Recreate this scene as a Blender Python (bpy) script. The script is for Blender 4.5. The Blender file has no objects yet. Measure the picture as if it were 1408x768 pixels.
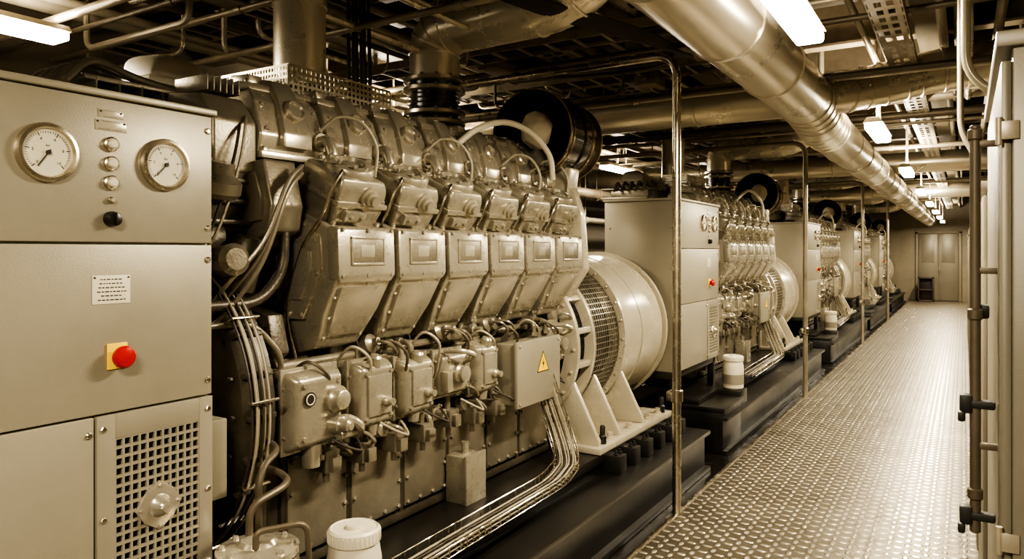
import bpy,bmesh,math,random
from mathutils import Vector,Matrix,Euler
RN=random.Random(7)
SC=bpy.context.scene
COL=SC.collection
PI=math.pi
W={}
# ------------------------------------------------------------------ materials
def mat(name,col,metal=0.0,rough=.4,var=.25,ns=6.0,bump=0.0,bs=80.0,rv=.12,emis=None,es=0.0,coat=0.0,stretch=None):
    m=bpy.data.materials.new(name); m.use_nodes=True
    nt=m.node_tree; N=nt.nodes; L=nt.links
    b=N['Principled BSDF']
    tc=N.new('ShaderNodeTexCoord'); mp=N.new('ShaderNodeMapping')
    L.new(tc.outputs['Object'],mp.inputs['Vector'])
    if stretch: mp.inputs['Scale'].default_value=stretch
    n=N.new('ShaderNodeTexNoise'); n.inputs['Scale'].default_value=ns; n.inputs['Detail'].default_value=6; n.inputs['Roughness'].default_value=.65
    L.new(mp.outputs['Vector'],n.inputs['Vector'])
    cr=N.new('ShaderNodeValToRGB')
    cr.color_ramp.elements[0].position=.3; cr.color_ramp.elements[1].position=.7
    cr.color_ramp.elements[0].color=tuple(c*(1-var) for c in col)+(1,)
    cr.color_ramp.elements[1].color=tuple(min(1,c*(1+var*.5)) for c in col)+(1,)
    L.new(n.outputs['Fac'],cr.inputs['Fac']); L.new(cr.outputs['Color'],b.inputs['Base Color'])
    mr=N.new('ShaderNodeMapRange'); mr.inputs['To Min'].default_value=max(.03,rough-rv); mr.inputs['To Max'].default_value=min(1,rough+rv)
    mr.inputs['From Min'].default_value=.3; mr.inputs['From Max'].default_value=.7
    L.new(n.outputs['Fac'],mr.inputs['Value']); L.new(mr.outputs['Result'],b.inputs['Roughness'])
    b.inputs['Metallic'].default_value=metal
    if coat: b.inputs['Coat Weight'].default_value=coat
    if bump>0:
        n2=N.new('ShaderNodeTexNoise'); n2.inputs['Scale'].default_value=bs; n2.inputs['Detail'].default_value=3
        L.new(mp.outputs['Vector'],n2.inputs['Vector'])
        bp=N.new('ShaderNodeBump'); bp.inputs['Strength'].default_value=bump; bp.inputs['Distance'].default_value=.004
        L.new(n2.outputs['Fac'],bp.inputs['Height']); L.new(bp.outputs['Normal'],b.inputs['Normal'])
    if emis:
        b.inputs['Emission Color'].default_value=emis+(1,); b.inputs['Emission Strength'].default_value=es
    return m
M={}
M['engine']=mat('engine_paint',(.37,.335,.26),.55,.28,.16,5,.10,120,.06)
M['engine2']=mat('engine_cast',(.26,.23,.175),.55,.34,.22,7,.25,90,.08)
M['engine3']=mat('engine_dark_shaded_cast',(.08,.067,.047),.4,.40,.3,7,.4,90)  # dark cast tone, with shade of the front recess put into the colour
M['bright']=mat('machined_alloy',(.50,.455,.365),.65,.25,.14,6,.08,100,.05)
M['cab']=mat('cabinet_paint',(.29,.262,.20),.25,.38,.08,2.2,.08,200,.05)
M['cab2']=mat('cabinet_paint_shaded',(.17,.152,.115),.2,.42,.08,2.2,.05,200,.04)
M['cream']=mat('cream_paint',(.45,.405,.31),.2,.26,.10,3,.04,60,.05)
M['white']=mat('offwhite_paint',(.58,.53,.42),.0,.4,.15,6,.1,60)
M['galv']=mat('galvanised_sheet',(.70,.64,.52),.45,.28,.06,3,0,50,.04)
M['duct']=mat('duct_sheet',(.58,.525,.42),.75,.30,.08,1.5,0,50,.05)
M['steel']=mat('polished_steel',(.58,.525,.43),1.0,.26,.12,9,.0,60,.05)
M['pipe']=mat('pipe_paint',(.34,.295,.22),.4,.40,.3,5)
M['darkpipe']=mat('dark_pipe',(.12,.097,.067),.4,.5,.3,5)
M['black']=mat('black_enamel',(.011,.0095,.0078),.0,.36,.2,3,0,40,.05)
M['rubber']=mat('black_rubber',(.012,.010,.008),.0,.55,.3,6)
M['dark']=mat('dark_void',(.008,.006,.004),.0,.8,.2,6)
M['hose']=mat('braided_hose',(.40,.36,.275),.5,.42,.3,40,.6,300)
M['cable']=mat('grey_cable',(.30,.262,.19),.0,.5,.2,8)
M['darkcable']=mat('dark_cable',(.04,.03,.02),.0,.5,.2,8)
M['ceil']=mat('ceiling_paint',(.13,.105,.07),.0,.6,.35,3)
M['beam']=mat('beam_paint',(.18,.145,.10),.1,.5,.35,4)
M['wall']=mat('wall_paint',(.20,.17,.12),.0,.5,.2,2)
M['floor']=mat('oily_floor',(.012,.0095,.007),.0,.24,.5,4,.15,12)
M['red']=mat('red_plastic',(.40,.006,.005),.0,.3,.1,5)
M['yellow']=mat('yellow_plastic',(.85,.56,.01),.0,.4,.08,5)
M['dial']=mat('dial_face',(.62,.57,.45),.0,.35,.08,8)
M['ink']=mat('black_ink',(.02,.016,.01),.0,.5,.1,8)
M['amber']=mat('drum_lacquer',(.018,.012,.007),.2,.16,.5,3,.0,1,.05,coat=.5)
M['blued']=mat('heat_tinted_steel',(.30,.30,.31),.9,.2,.5,10)
M['copper']=mat('brass_band',(.34,.26,.15),1.0,.3,.2,9)
M['lamp']=mat('lamp_diffuser',(.9,.8,.6),.0,.5,.02,5,emis=(1.0,.89,.68),es=18)
M['cloth']=mat('crumpled_bag',(.50,.44,.33),.0,.7,.25,9,.8,20)
M['rust']=mat('brown_locker',(.05,.03,.02),.0,.5,.2,4)
def tread():
    m=bpy.data.materials.new('diamond_tread_plate'); m.use_nodes=True
    nt=m.node_tree; N=nt.nodes; L=nt.links; b=N['Principled BSDF']
    tc=N.new('ShaderNodeTexCoord'); sp=N.new('ShaderNodeSeparateXYZ'); L.new(tc.outputs['Object'],sp.inputs[0])
    def mt(op,a,b_=None,c=None):
        n=N.new('ShaderNodeMath'); n.operation=op
        for i,x in enumerate((a,b_,c)):
            if x is None: continue
            if isinstance(x,(int,float)): n.inputs[i].default_value=x
            else: L.new(x,n.inputs[i])
        return n.outputs[0]
    PT=.078
    px=mt('DIVIDE',mt('ADD',sp.outputs['X'],sp.outputs['Y']),PT*1.2); py=mt('DIVIDE',mt('SUBTRACT',sp.outputs['Y'],sp.outputs['X']),PT*1.2)
    fx=mt('FLOOR',px); fy=mt('FLOOR',py)
    cx=mt('SUBTRACT',mt('SUBTRACT',px,fx),.5); cy=mt('SUBTRACT',mt('SUBTRACT',py,fy),.5)
    par=mt('ABSOLUTE',mt('MODULO',mt('ADD',fx,fy),2))
    sg=mt('SUBTRACT',mt('MULTIPLY',par,2),1)
    cy2=mt('MULTIPLY',cy,sg)
    a=mt('MULTIPLY',mt('ADD',cx,cy2),.707); bb=mt('MULTIPLY',mt('SUBTRACT',cx,cy2),.707)
    a=mt('DIVIDE',a,.48); bb=mt('DIVIDE',bb,.25)
    d=mt('SQRT',mt('ADD',mt('MULTIPLY',a,a),mt('MULTIPLY',bb,bb)))
    mr=N.new('ShaderNodeMapRange'); mr.interpolation_type='SMOOTHSTEP'
    mr.inputs['From Min'].default_value=1.0; mr.inputs['From Max'].default_value=.5
    L.new(d,mr.inputs['Value'])
    h=mr.outputs['Result']
    no=N.new('ShaderNodeTexNoise'); no.inputs['Scale'].default_value=2.5; no.inputs['Detail'].default_value=8; no.inputs['Roughness'].default_value=.7
    L.new(tc.outputs['Object'],no.inputs['Vector'])
    mx=N.new('ShaderNodeMix'); mx.data_type='RGBA'
    mx.inputs['A'].default_value=(.19,.168,.13,1); mx.inputs['B'].default_value=(.92,.86,.73,1)
    L.new(h,mx.inputs['Factor'])
    mm=N.new('ShaderNodeMix'); mm.data_type='RGBA'; mm.blend_type='MULTIPLY'; mm.inputs['Factor'].default_value=1
    cr=N.new('ShaderNodeValToRGB'); cr.color_ramp.elements[0].position=.3; cr.color_ramp.elements[1].position=.7
    cr.color_ramp.elements[0].color=(.6,.57,.52,1); cr.color_ramp.elements[1].color=(1,1,1,1)
    L.new(no.outputs['Fac'],cr.inputs['Fac'])
    L.new(mx.outputs['Result'],mm.inputs['A']); L.new(cr.outputs['Color'],mm.inputs['B'])
    L.new(mm.outputs['Result'],b.inputs['Base Color'])
    b.inputs['Metallic'].default_value=.75
    r=N.new('ShaderNodeMapRange'); r.inputs['To Min'].default_value=.40; r.inputs['To Max'].default_value=.22
    L.new(h,r.inputs['Value']); L.new(r.outputs['Result'],b.inputs['Roughness'])
    bp=N.new('ShaderNodeBump'); bp.inputs['Strength'].default_value=1; bp.inputs['Distance'].default_value=.007
    L.new(h,bp.inputs['Height']); L.new(bp.outputs['Normal'],b.inputs['Normal'])
    return m
M['tread']=tread()
# ------------------------------------------------------------------ mesh builder
def bev_(bm,w,seg=2,ang=.45):
    if w<=0: return
    es=[e for e in bm.edges if len(e.link_faces)==2 and e.calc_face_angle(0)>ang]
    if es: bmesh.ops.bevel(bm,geom=es,offset=w,segments=seg,profile=.55,affect='EDGES',clamp_overlap=True)
def basis(ax):
    a=Vector(ax).normalized()
    t=Vector((0,0,1)) if abs(a.z)<.9 else Vector((1,0,0))
    u=a.cross(t).normalized(); v=a.cross(u).normalized()
    return a,u,v
class MB:
    def __init__(s): s.v=[];s.f=[];s.m=[]
    def take(s,bm,mi=0):
        bm.verts.index_update(); o=len(s.v)
        for v in bm.verts: s.v.append(tuple(v.co))
        for f in bm.faces: s.f.append([o+v.index for v in f.verts]); s.m.append(mi)
        bm.free()
    def box(s,c,d,bev=.004,rot=None,mi=0,seg=2):
        bm=bmesh.new(); bmesh.ops.create_cube(bm,size=1)
        for v in bm.verts: v.co=Vector((v.co.x*d[0],v.co.y*d[1],v.co.z*d[2]))
        bev_(bm,min(bev,min(d)*.45),seg)
        if rot:
            E=Euler(rot).to_matrix()
            for v in bm.verts: v.co=E@v.co
        for v in bm.verts: v.co+=Vector(c)
        s.take(bm,mi); return s
    def bb(s,x0,x1,y0,y1,z0,z1,bev=.004,mi=0):
        return s.box(((x0+x1)/2,(y0+y1)/2,(z0+z1)/2),(abs(x1-x0),abs(y1-y0),abs(z1-z0)),bev,None,mi)
    def hull(s,pts,bev=.01,mi=0,seg=2):
        bm=bmesh.new()
        for p in pts: bm.verts.new(p)
        r=bmesh.ops.convex_hull(bm,input=bm.verts[:])
        gi=[g for g in r['geom_interior'] if isinstance(g,bmesh.types.BMVert)]
        if gi: bmesh.ops.delete(bm,geom=gi,context='VERTS')
        bmesh.ops.dissolve_limit(bm,angle_limit=.03,verts=bm.verts[:],edges=bm.edges[:])
        bmesh.ops.recalc_face_normals(bm,faces=bm.faces[:])
        bev_(bm,bev,seg,.25); s.take(bm,mi); return s
    def prism(s,poly,y0,y1,bev=.01,mi=0,y2=None):
        return s.hull([(x,y0,z) for x,z in poly]+[(x,y1,z) for x,z in poly],bev,mi)
    def lathe(s,prof,org,ax,seg=20,mi=0,caps=True):
        a,u,v=basis(ax); o=Vector(org); b=len(s.v); n=len(prof)
        for r,h in prof:
            for i in range(seg):
                t=2*PI*i/seg
                s.v.append(tuple(o+a*h+(u*math.cos(t)+v*math.sin(t))*max(r,1e-4)))
        for j in range(n-1):
            for i in range(seg):
                k=(i+1)%seg
                s.f.append([b+j*seg+i,b+j*seg+k,b+(j+1)*seg+k,b+(j+1)*seg+i]); s.m.append(mi)
        if caps:
            s.f.append([b+i for i in range(seg)][::-1]); s.m.append(mi)
            s.f.append([b+(n-1)*seg+i for i in range(seg)]); s.m.append(mi)
        return s
    def cyl(s,p0,p1,r,r1=None,seg=16,ch=0.0,mi=0):
        p0=Vector(p0);p1=Vector(p1); L=(p1-p0).length; r1=r if r1 is None else r1
        if ch>0: pr=[(r-ch,0),(r,ch),(r1,L-ch),(r1-ch,L)]
        else: pr=[(r,0),(r1,L)]
        return s.lathe(pr,p0,p1-p0,seg,mi)
    def bolt(s,p,ax,r=.008,h=.008,mi=0):
        p=Vector(p); return s.lathe([(r,0),(r,h*.7),(r*.75,h)],p,ax,6,mi)
    def ring(s,c,ax,R,w,h,seg=40,mi=0):
        return s.lathe([(R-w,0),(R,0),(R,h),(R-w,h),(R-w,0)],c,ax,seg,mi,False)
    def tube(s,pts,r,seg=8,n=5,mi=0,smooth=True,caps=True):
        P=[Vector(p) for p in pts]
        if smooth and len(P)>2:
            Q=[]
            for i in range(len(P)-1):
                p0=P[i-1] if i>0 else P[i]*2-P[i+1]; p1=P[i];p2=P[i+1]
                p3=P[i+2] if i+2<len(P) else P[i+1]*2-P[i]
                for k in range(n):
                    t=k/n
                    Q.append(.5*((2*p1)+(p2-p0)*t+(2*p0-5*p1+4*p2-p3)*t*t+(3*p1-p0-3*p2+p3)*t**3))
            Q.append(P[-1]); P=Q
        b=len(s.v); nrm=None
        for i,p in enumerate(P):
            if i==0: t=P[1]-P[0]
            elif i==len(P)-1: t=P[-1]-P[-2]
            else: t=(P[i+1]-p).normalized()+(p-P[i-1]).normalized()
            t.normalize()
            if nrm is None:
                _,u,_v=basis(t)
            else:
                u=(nrm-t*nrm.dot(t)).normalized()
            nrm=u; v=t.cross(u)
            for k in range(seg):
                a=2*PI*k/seg
                s.v.append(tuple(p+(u*math.cos(a)+v*math.sin(a))*r))
        for j in range(len(P)-1):
            for i in range(seg):
                k=(i+1)%seg
                s.f.append([b+j*seg+i,b+j*seg+k,b+(j+1)*seg+k,b+(j+1)*seg+i]); s.m.append(mi)
        if caps:
            s.f.append([b+i for i in range(seg)][::-1]); s.m.append(mi)
            e=b+(len(P)-1)*seg
            s.f.append([e+i for i in range(seg)]); s.m.append(mi)
        return s
    def text(s,body,size,org,mi=0,ax='x'):
        cu=bpy.data.curves.new('t','FONT'); cu.body=body; cu.size=size; cu.align_x='CENTER'; cu.align_y='CENTER'
        cu.resolution_u=2
        ob=bpy.data.objects.new('t',cu); COL.objects.link(ob)
        dg=bpy.context.evaluated_depsgraph_get(); me=bpy.data.meshes.new_from_object(ob.evaluated_get(dg))
        o=len(s.v); O=Vector(org)
        for v in me.vertices: s.v.append(tuple(O+Vector((v.co.z,v.co.x,v.co.y))))
        for p in me.polygons: s.f.append([o+i for i in p.vertices]); s.m.append(mi)
        bpy.data.objects.remove(ob); bpy.data.curves.remove(cu); bpy.data.meshes.remove(me)
        return s
def fillet(pts,rad,n=6):
    P=[Vector(p) for p in pts]; out=[P[0]]
    for i in range(1,len(P)-1):
        a=(P[i-1]-P[i]);b=(P[i+1]-P[i]); r=min(rad,a.length*.49,b.length*.49)
        A=P[i]+a.normalized()*r; B=P[i]+b.normalized()*r
        for k in range(n+1):
            t=k/n
            w=(1-t)**2; x=2*t*(1-t); z=t*t
            out.append(A*w+P[i]*x+B*z)
    out.append(P[-1]); return out
def build(name,mb,mats,shift=(0,0,0)):
    me=bpy.data.meshes.new(name); S=Vector(shift)
    me.from_pydata([tuple(Vector(v)-S) for v in mb.v],[],mb.f)
    if not isinstance(mats,(list,tuple)): mats=[mats]
    for m in mats: me.materials.append(M[m])
    for p,i in zip(me.polygons,mb.m): p.material_index=i; p.use_smooth=True
    bm=bmesh.new(); bm.from_mesh(me)
    bmesh.ops.recalc_face_normals(bm,faces=bm.faces[:])
    for e in bm.edges:
        if len(e.link_faces)==2: e.smooth=e.calc_face_angle(0)<.62
    bm.to_mesh(me); bm.free(); return me
def root(name,label,cat,loc,group=None):
    o=bpy.data.objects.new(name,None); o.empty_display_size=.1; COL.objects.link(o)
    o.location=loc; W[o.name]=Vector(loc); o['label']=label; o['category']=cat
    if group: o['group']=group
    return o
def part(name,mb,mats,parent,off=(0,0,0),label=None):
    me=build(name,mb,mats) if isinstance(mb,MB) else mb
    o=bpy.data.objects.new(name,me); COL.objects.link(o); o.parent=parent
    o.location=Vector(off)-W[parent.name]; W[o.name]=Vector(off)
    if label: o['label']=label
    return o
def top(name,mb,mats,label=None,cat=None,group=None,kind=None):
    xs=[v[0] for v in mb.v];ys=[v[1] for v in mb.v];zs=[v[2] for v in mb.v]
    c=Vector(((min(xs)+max(xs))/2,(min(ys)+max(ys))/2,min(zs)))
    me=build(name,mb,mats,c); o=bpy.data.objects.new(name,me); COL.objects.link(o); o.location=c; W[o.name]=c
    if label: o['label']=label
    if cat: o['category']=cat
    if group: o['group']=group
    if kind: o['kind']=kind
    return o
def dup(o,off,parent=None):
    n=o.copy(); COL.objects.link(n)
    if parent is None: n.location=o.location+Vector(off)
    else: n.parent=parent
    for c in o.children: dup(c,off,n)
    return n
# ------------------------------------------------------------------ room
YE=28.8
top('floor',MB().bb(-5.7,1.3,-2.5,YE,-.15,-.05,0),'floor',kind='structure')
top('ceiling',MB().bb(-5.7,1.3,-2.5,YE,3.7,3.8,0),'ceil',kind='structure')
top('wall_left',MB().bb(-5.8,-5.7,-2.5,YE,-.15,3.8,0),'ceil',kind='structure')
top('wall_right',MB().bb(1.3,1.4,-2.5,YE,-.15,3.8,0),'wall',kind='structure')
top('wall_end',MB().bb(-5.8,1.4,YE,YE+.1,-.15,3.8,0),'wall',kind='structure')
top('walkway',MB().bb(-1.56,1.29,-2.4,YE-.02,-.05,0,.003),'tread',label='raised diamond tread plate walkway along the machines',cat='walkway')
top('trim_1',MB().bb(-1.60,-1.562,-2.4,YE-.02,-.05,.004,.002),'steel',kind='structure')
# end wall door
d=root('door_1','pale painted double steel door in the end wall','door',(-.75,YE-.03,0)); del d['category']; del d['label']; d['kind']='structure'
part('door_frame',MB().bb(-1.42,-1.34,YE-.06,YE-.001,0,2.35).bb(-.14,-.06,YE-.06,YE-.001,0,2.35).bb(-1.42,-.06,YE-.06,YE-.001,2.3,2.38),'wall',d)
for x0,x1 in((-1.33,-.76),(-.74,-.15)):
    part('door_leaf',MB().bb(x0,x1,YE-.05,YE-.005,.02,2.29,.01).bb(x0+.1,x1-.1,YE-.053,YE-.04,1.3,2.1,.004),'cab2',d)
part('door_handle',MB().bb(-.72,-.70,YE-.11,YE-.05,.95,1.15,.005),'steel',d)
top('locker',MB().bb(-1.32,-.85,YE-.75,YE-.35,.0,.06).bb(-1.32,-.85,YE-.75,YE-.35,.38,.42).bb(-1.32,-.85,YE-.75,YE-.35,.78,.82).bb(-1.32,-1.28,YE-.75,YE-.35,0,.82).bb(-.89,-.85,YE-.75,YE-.35,0,.82).bb(-1.3,-.87,YE-.40,YE-.36,0,.8),'rust',
    label='small dark brown open shelf beside the far door',cat='shelf')
# beams
for i,y in enumerate([0.6+1.15*k for k in range(24)]):
    mb=MB().bb(-5.69,1.29,y-.008,y+.008,3.36,3.7,0).bb(-5.69,1.29,y-.07,y+.07,3.34,3.36,0)
    top('ceiling_beam',mb,'beam','brown painted steel deck beam crossing the ceiling','beam','deck beams under the ceiling')
for x in(-1.95,-3.9,-.2):
    mb=MB().bb(x-.008,x+.008,-2.4,YE-.01,3.27,3.69,0).bb(x-.09,x+.09,-2.4,YE-.01,3.24,3.268,0)
    top('ceiling_girder',mb,'beam','long brown steel girder running under the ceiling','girder','long ceiling girders')
# ------------------------------------------------------------------ lamps
def lamp(x,y,z=2.62,L=.84,w=.135,e=100,up=55,grp='ceiling lamps over the walkway'):
    r=root('ceiling_lamp','long fluorescent ceiling lamp with glowing white diffuser','lamp',(x,y,z),grp)
    part('lamp_housing',MB().hull([(x-w/2,y-L/2,z+.03),(x+w/2,y-L/2,z+.03),(x-w/2,y+L/2,z+.03),(x+w/2,y+L/2,z+.03),(x-w*.3,y-L/2,z+.07),(x+w*.3,y-L/2,z+.07),(x-w*.3,y+L/2,z+.07),(x+w*.3,y+L/2,z+.07)],.006),'white',r)
    part('lamp_diffuser',MB().bb(x-w/2+.01,x+w/2-.01,y-L/2+.01,y+L/2-.01,z-.02,z+.03,.015),'lamp',r)
    for yy in(y-L*.12,y+L*.12): part('hanger_rod',MB().cyl((x,yy,z+.06),(x,yy,3.69),.008,seg=6),'pipe',r)
    for nm,en,dz,rot in(('lamp_glow',e,-.035,0),('ceiling_fill_light',up,.11,PI)):  # the upward area light is an added fill for the ceiling
        ld=bpy.data.lights.new(nm,'AREA'); ld.shape='RECTANGLE'; ld.size=w; ld.size_y=L; ld.energy=en; ld.color=(1,.875,.655)
        lo=bpy.data.objects.new(nm,ld); COL.objects.link(lo); lo.parent=r; lo.location=(0,0,dz); lo.rotation_euler=(rot,0,0)
for k in range(-1,8): lamp(-.57,2.98+3.39*k)
for y in(1.55,5.15,10.15,14.45,18.75,23.05): lamp(-4.36,y,2.9,1.25,.2,e=80,up=45,grp='ceiling lamps behind the engines')
# ------------------------------------------------------------------ control cabinet
def control_cabinet():
    X=-2.04;Y0=.245;Y1=1.47;ZB=.68;ZT=2.15;XB=-2.70
    r=root('control_cabinet','tall beige steel control cabinet with gauges and red stop button','control cabinet',((X+XB)/2,(Y0+Y1)/2,.0),'control cabinets')
    mb=MB().bb(XB,X-.02,Y0+.005,Y1-.005,ZB,ZT-.02,.006).bb(XB-.01,X+.012,Y0-.01,Y1+.01,ZT-.02,ZT,.005)
    for z in(.85,1.2,1.55,1.9):
        for x in(X-.06,XB+.05): mb.bolt((x,Y0+.006,z),(0,-1,0),.009,.006)
    part('body',mb,'cab',r)
    mb=MB()
    for x in(X-.06,XB+.06):
        for y in(Y0+.05,Y1-.05): mb.bb(x-.03,x+.03,y-.03,y+.03,.33,ZB,.004)
    mb.bb(XB,X-.03,Y0,Y1,ZB-.06,ZB,.004)
    part('support_frame',mb,'black',r)
    def panel(nm,y0,y1,z0,z1):
        mb=MB().bb(X-.02,X,y0+.003,y1-.003,z0+.003,z1-.003,.004)
        for (y,z) in((y1-.018,z0+.05),(y1-.018,z1-.05),(y0+.018,z0+.05),(y0+.018,z1-.05)):
            mb.lathe([(.010,0),(.010,.003),(.006,.006)],(X,y,z),(1,0,0),10,1)
        return part(nm,mb,['cab','steel'],r)
    panel('upper_panel',Y0,Y1,1.722,ZT-.02)
    panel('middle_door',Y0,Y1,1.243,1.722)
    panel('lower_door',Y0,1.10,ZB,1.243)
    # grille door
    gy0,gy1,gz0,gz1=1.10,Y1,ZB,1.243
    a0,a1,b0,b1=1.155,1.42,.73,1.17
    mb=MB().bb(X-.02,X+.004,gy0+.003,a0,gz0+.003,gz1-.003,.002).bb(X-.02,X+.004,a1,gy1-.003,gz0+.003,gz1-.003,.002)
    mb.bb(X-.02,X+.004,a0,a1,b1,gz1-.003,.002).bb(X-.02,X+.004,a0,a1,gz0+.003,b0,.002)
    for (y,z) in((gy0+.02,gz1-.04),(gy1-.02,gz1-.04),(gy0+.02,.95),(gy1-.02,.95),(gy0+.02,gz0+.04),(gy1-.02,gz0+.04)):
        mb.bolt((X+.004,y,z),(1,0,0),.009,.006,1)
    gd=part('grille_door',mb,['cab','steel'],r)
    mb=MB(); nc=11;nr=16
    pw=(a1-a0)/nc; ph=(b1-b0)/nr
    for i in range(nc+1): mb.bb(X-.006,X+.002,a0+i*pw-.0035,a0+i*pw+.0035,b0,b1,0)
    for j in range(nr+1): mb.bb(X-.006,X+.0022,a0,a1,b0+j*ph-.0042,b0+j*ph+.0042,0)
    part('vent_grille',mb,'cab',gd)
    part('vent_backing',MB().bb(X-.019,X-.012,a0,a1,b0,b1,0),'dark',gd)
    mb=MB(); c=(X+.004,1.285,.945)
    mb.hull([(X+.003,c[1]+dy,c[2]+dz) for dy,dz in((-.075,0),(.075,0),(0,.075),(0,-.075),(-.045,.045),(.045,.045),(.045,-.045),(-.045,-.045))]+[(X+.010,c[1]+dy,c[2]+dz) for dy,dz in((-.072,0),(.072,0),(0,.072),(0,-.072),(-.043,.043),(.043,.043),(.043,-.043),(-.043,-.043))],.002)
    mb.lathe([(.034,.006),(.034,.012),(.026,.018),(.020,.034),(.014,.040)],(X,c[1],c[2]),(1,0,0),24)
    mb.box((X+.045,c[1],c[2]),(.012,.03,.03),.004,(.78,0,0))
    for dy,dz in((-.06,0),(.06,0),(0,.06),(0,-.06)): mb.bolt((X+.010,c[1]+dy,c[2]+dz),(1,0,0),.005,.005)
    part('latch',mb,'bright',gd)
    # gauges
    for gy,ang in((.974,-2.4),(1.305,-2.2)):
        gz=1.958
        g=part('gauge',MB().lathe([(.078,0),(.078,.010),(.074,.018),(.066,.020),(.062,.012),(.062,.008)],(X,gy,gz),(1,0,0),48,0,False),'steel',r,label='round pressure gauge with chrome bezel')
        part('gauge_face',MB().lathe([(.063,.002),(.063,.008)],(X,gy,gz),(1,0,0),40),'dial',g)
        mb=MB()
        for k in range(41):
            t=math.radians(225-270*k/40); big=k%8==0
            r0=.046 if big else .050; r1=.056; w=.0011 if big else .0005
            ym=gy+math.cos(t)*(r0+r1)/2; zm=gz+math.sin(t)*(r0+r1)/2
            mb.box((X+.0088,ym,zm),(.0006,r1-r0,w*2),0,(t,0,0))
        for k in range(6):
            t=math.radians(225-270*k/5)
            mb.text(str(k*2),.011,(X+.0092,gy+math.cos(t)*.038,gz+math.sin(t)*.038))
        mb.text('bar',.009,(X+.0092,gy,gz+.018))
        part('dial_marking',mb,'ink',g)
        mb=MB(); t=math.radians(235 if gy<1 else 228)
        mb.box((X+.0115,gy+math.cos(t)*.018,gz+math.sin(t)*.018),(.0012,.056,.003),0,(t,0,0))
        mb.lathe([(.006,.008),(.006,.015)],(X,gy,gz),(1,0,0),12)
        part('needle',mb,'ink',g)
    bt=1.143
    for z in(2.0,1.946,1.892):
        mb=MB().lathe([(.021,0),(.021,.008),(.017,.011)],(X,bt,z),(1,0,0),24).lathe([(.013,.010),(.013,.018),(.009,.022)],(X,bt,z),(1,0,0),20,1)
        part('push_button',mb,['steel','dial'],r)
    part('indicator_stud',MB().lathe([(.010,0),(.010,.008),(.006,.014)],(X,bt,1.843),(1,0,0),16),'steel',r)
    part('selector_knob',MB().lathe([(.022,0),(.022,.012),(.019,.026),(.015,.028)],(X,bt,1.790),(1,0,0),24).box((X+.030,bt,1.790),(.008,.006,.034),.002),'black',r)
    def plate(yc,zc,w,h,lines,mt='dial'):
        mb=MB().bb(X,X+.002,yc-w/2,yc+w/2,zc-h/2,zc+h/2,.0008)
        for k in range(lines):
            z=zc+h*.36-h*.72*k/max(1,lines-1) if lines>1 else zc
            ww=w*RN.uniform(.55,.8); x=yc-ww/2
            while x<yc+ww/2-.004:
                l=RN.uniform(.004,.012); mb.bb(X+.002,X+.0024,x,min(x+l,yc+ww/2),z-h*.02,z+h*.02,0,1); x+=l+.003
        for sy in(-1,1): mb.lathe([(.003,.002),(.003,.004)],(X,yc+sy*(w/2-.006),zc+h/2-.006),(1,0,0),8,1)
        part('name_plate',mb,[mt,'ink'],r)
    plate(bt,2.085,.070,.022,2,'cream'); plate(bt,2.052,.088,.030,2,'cream'); plate(1.145,1.592,.108,.080,6)
    mb=MB().bb(X,X+.006,1.131,1.189,1.367,1.440,.003)
    st=part('stop_switch',mb,'yellow',r,label='yellow backed emergency stop switch')
    part('stop_button',MB().lathe([(.018,.004),(.018,.022),(.031,.026),(.032,.036),(.026,.046),(.012,.050)],(X,1.163,1.402),(1,0,0),32),'red',st,label='red mushroom stop button')
    return r
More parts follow.
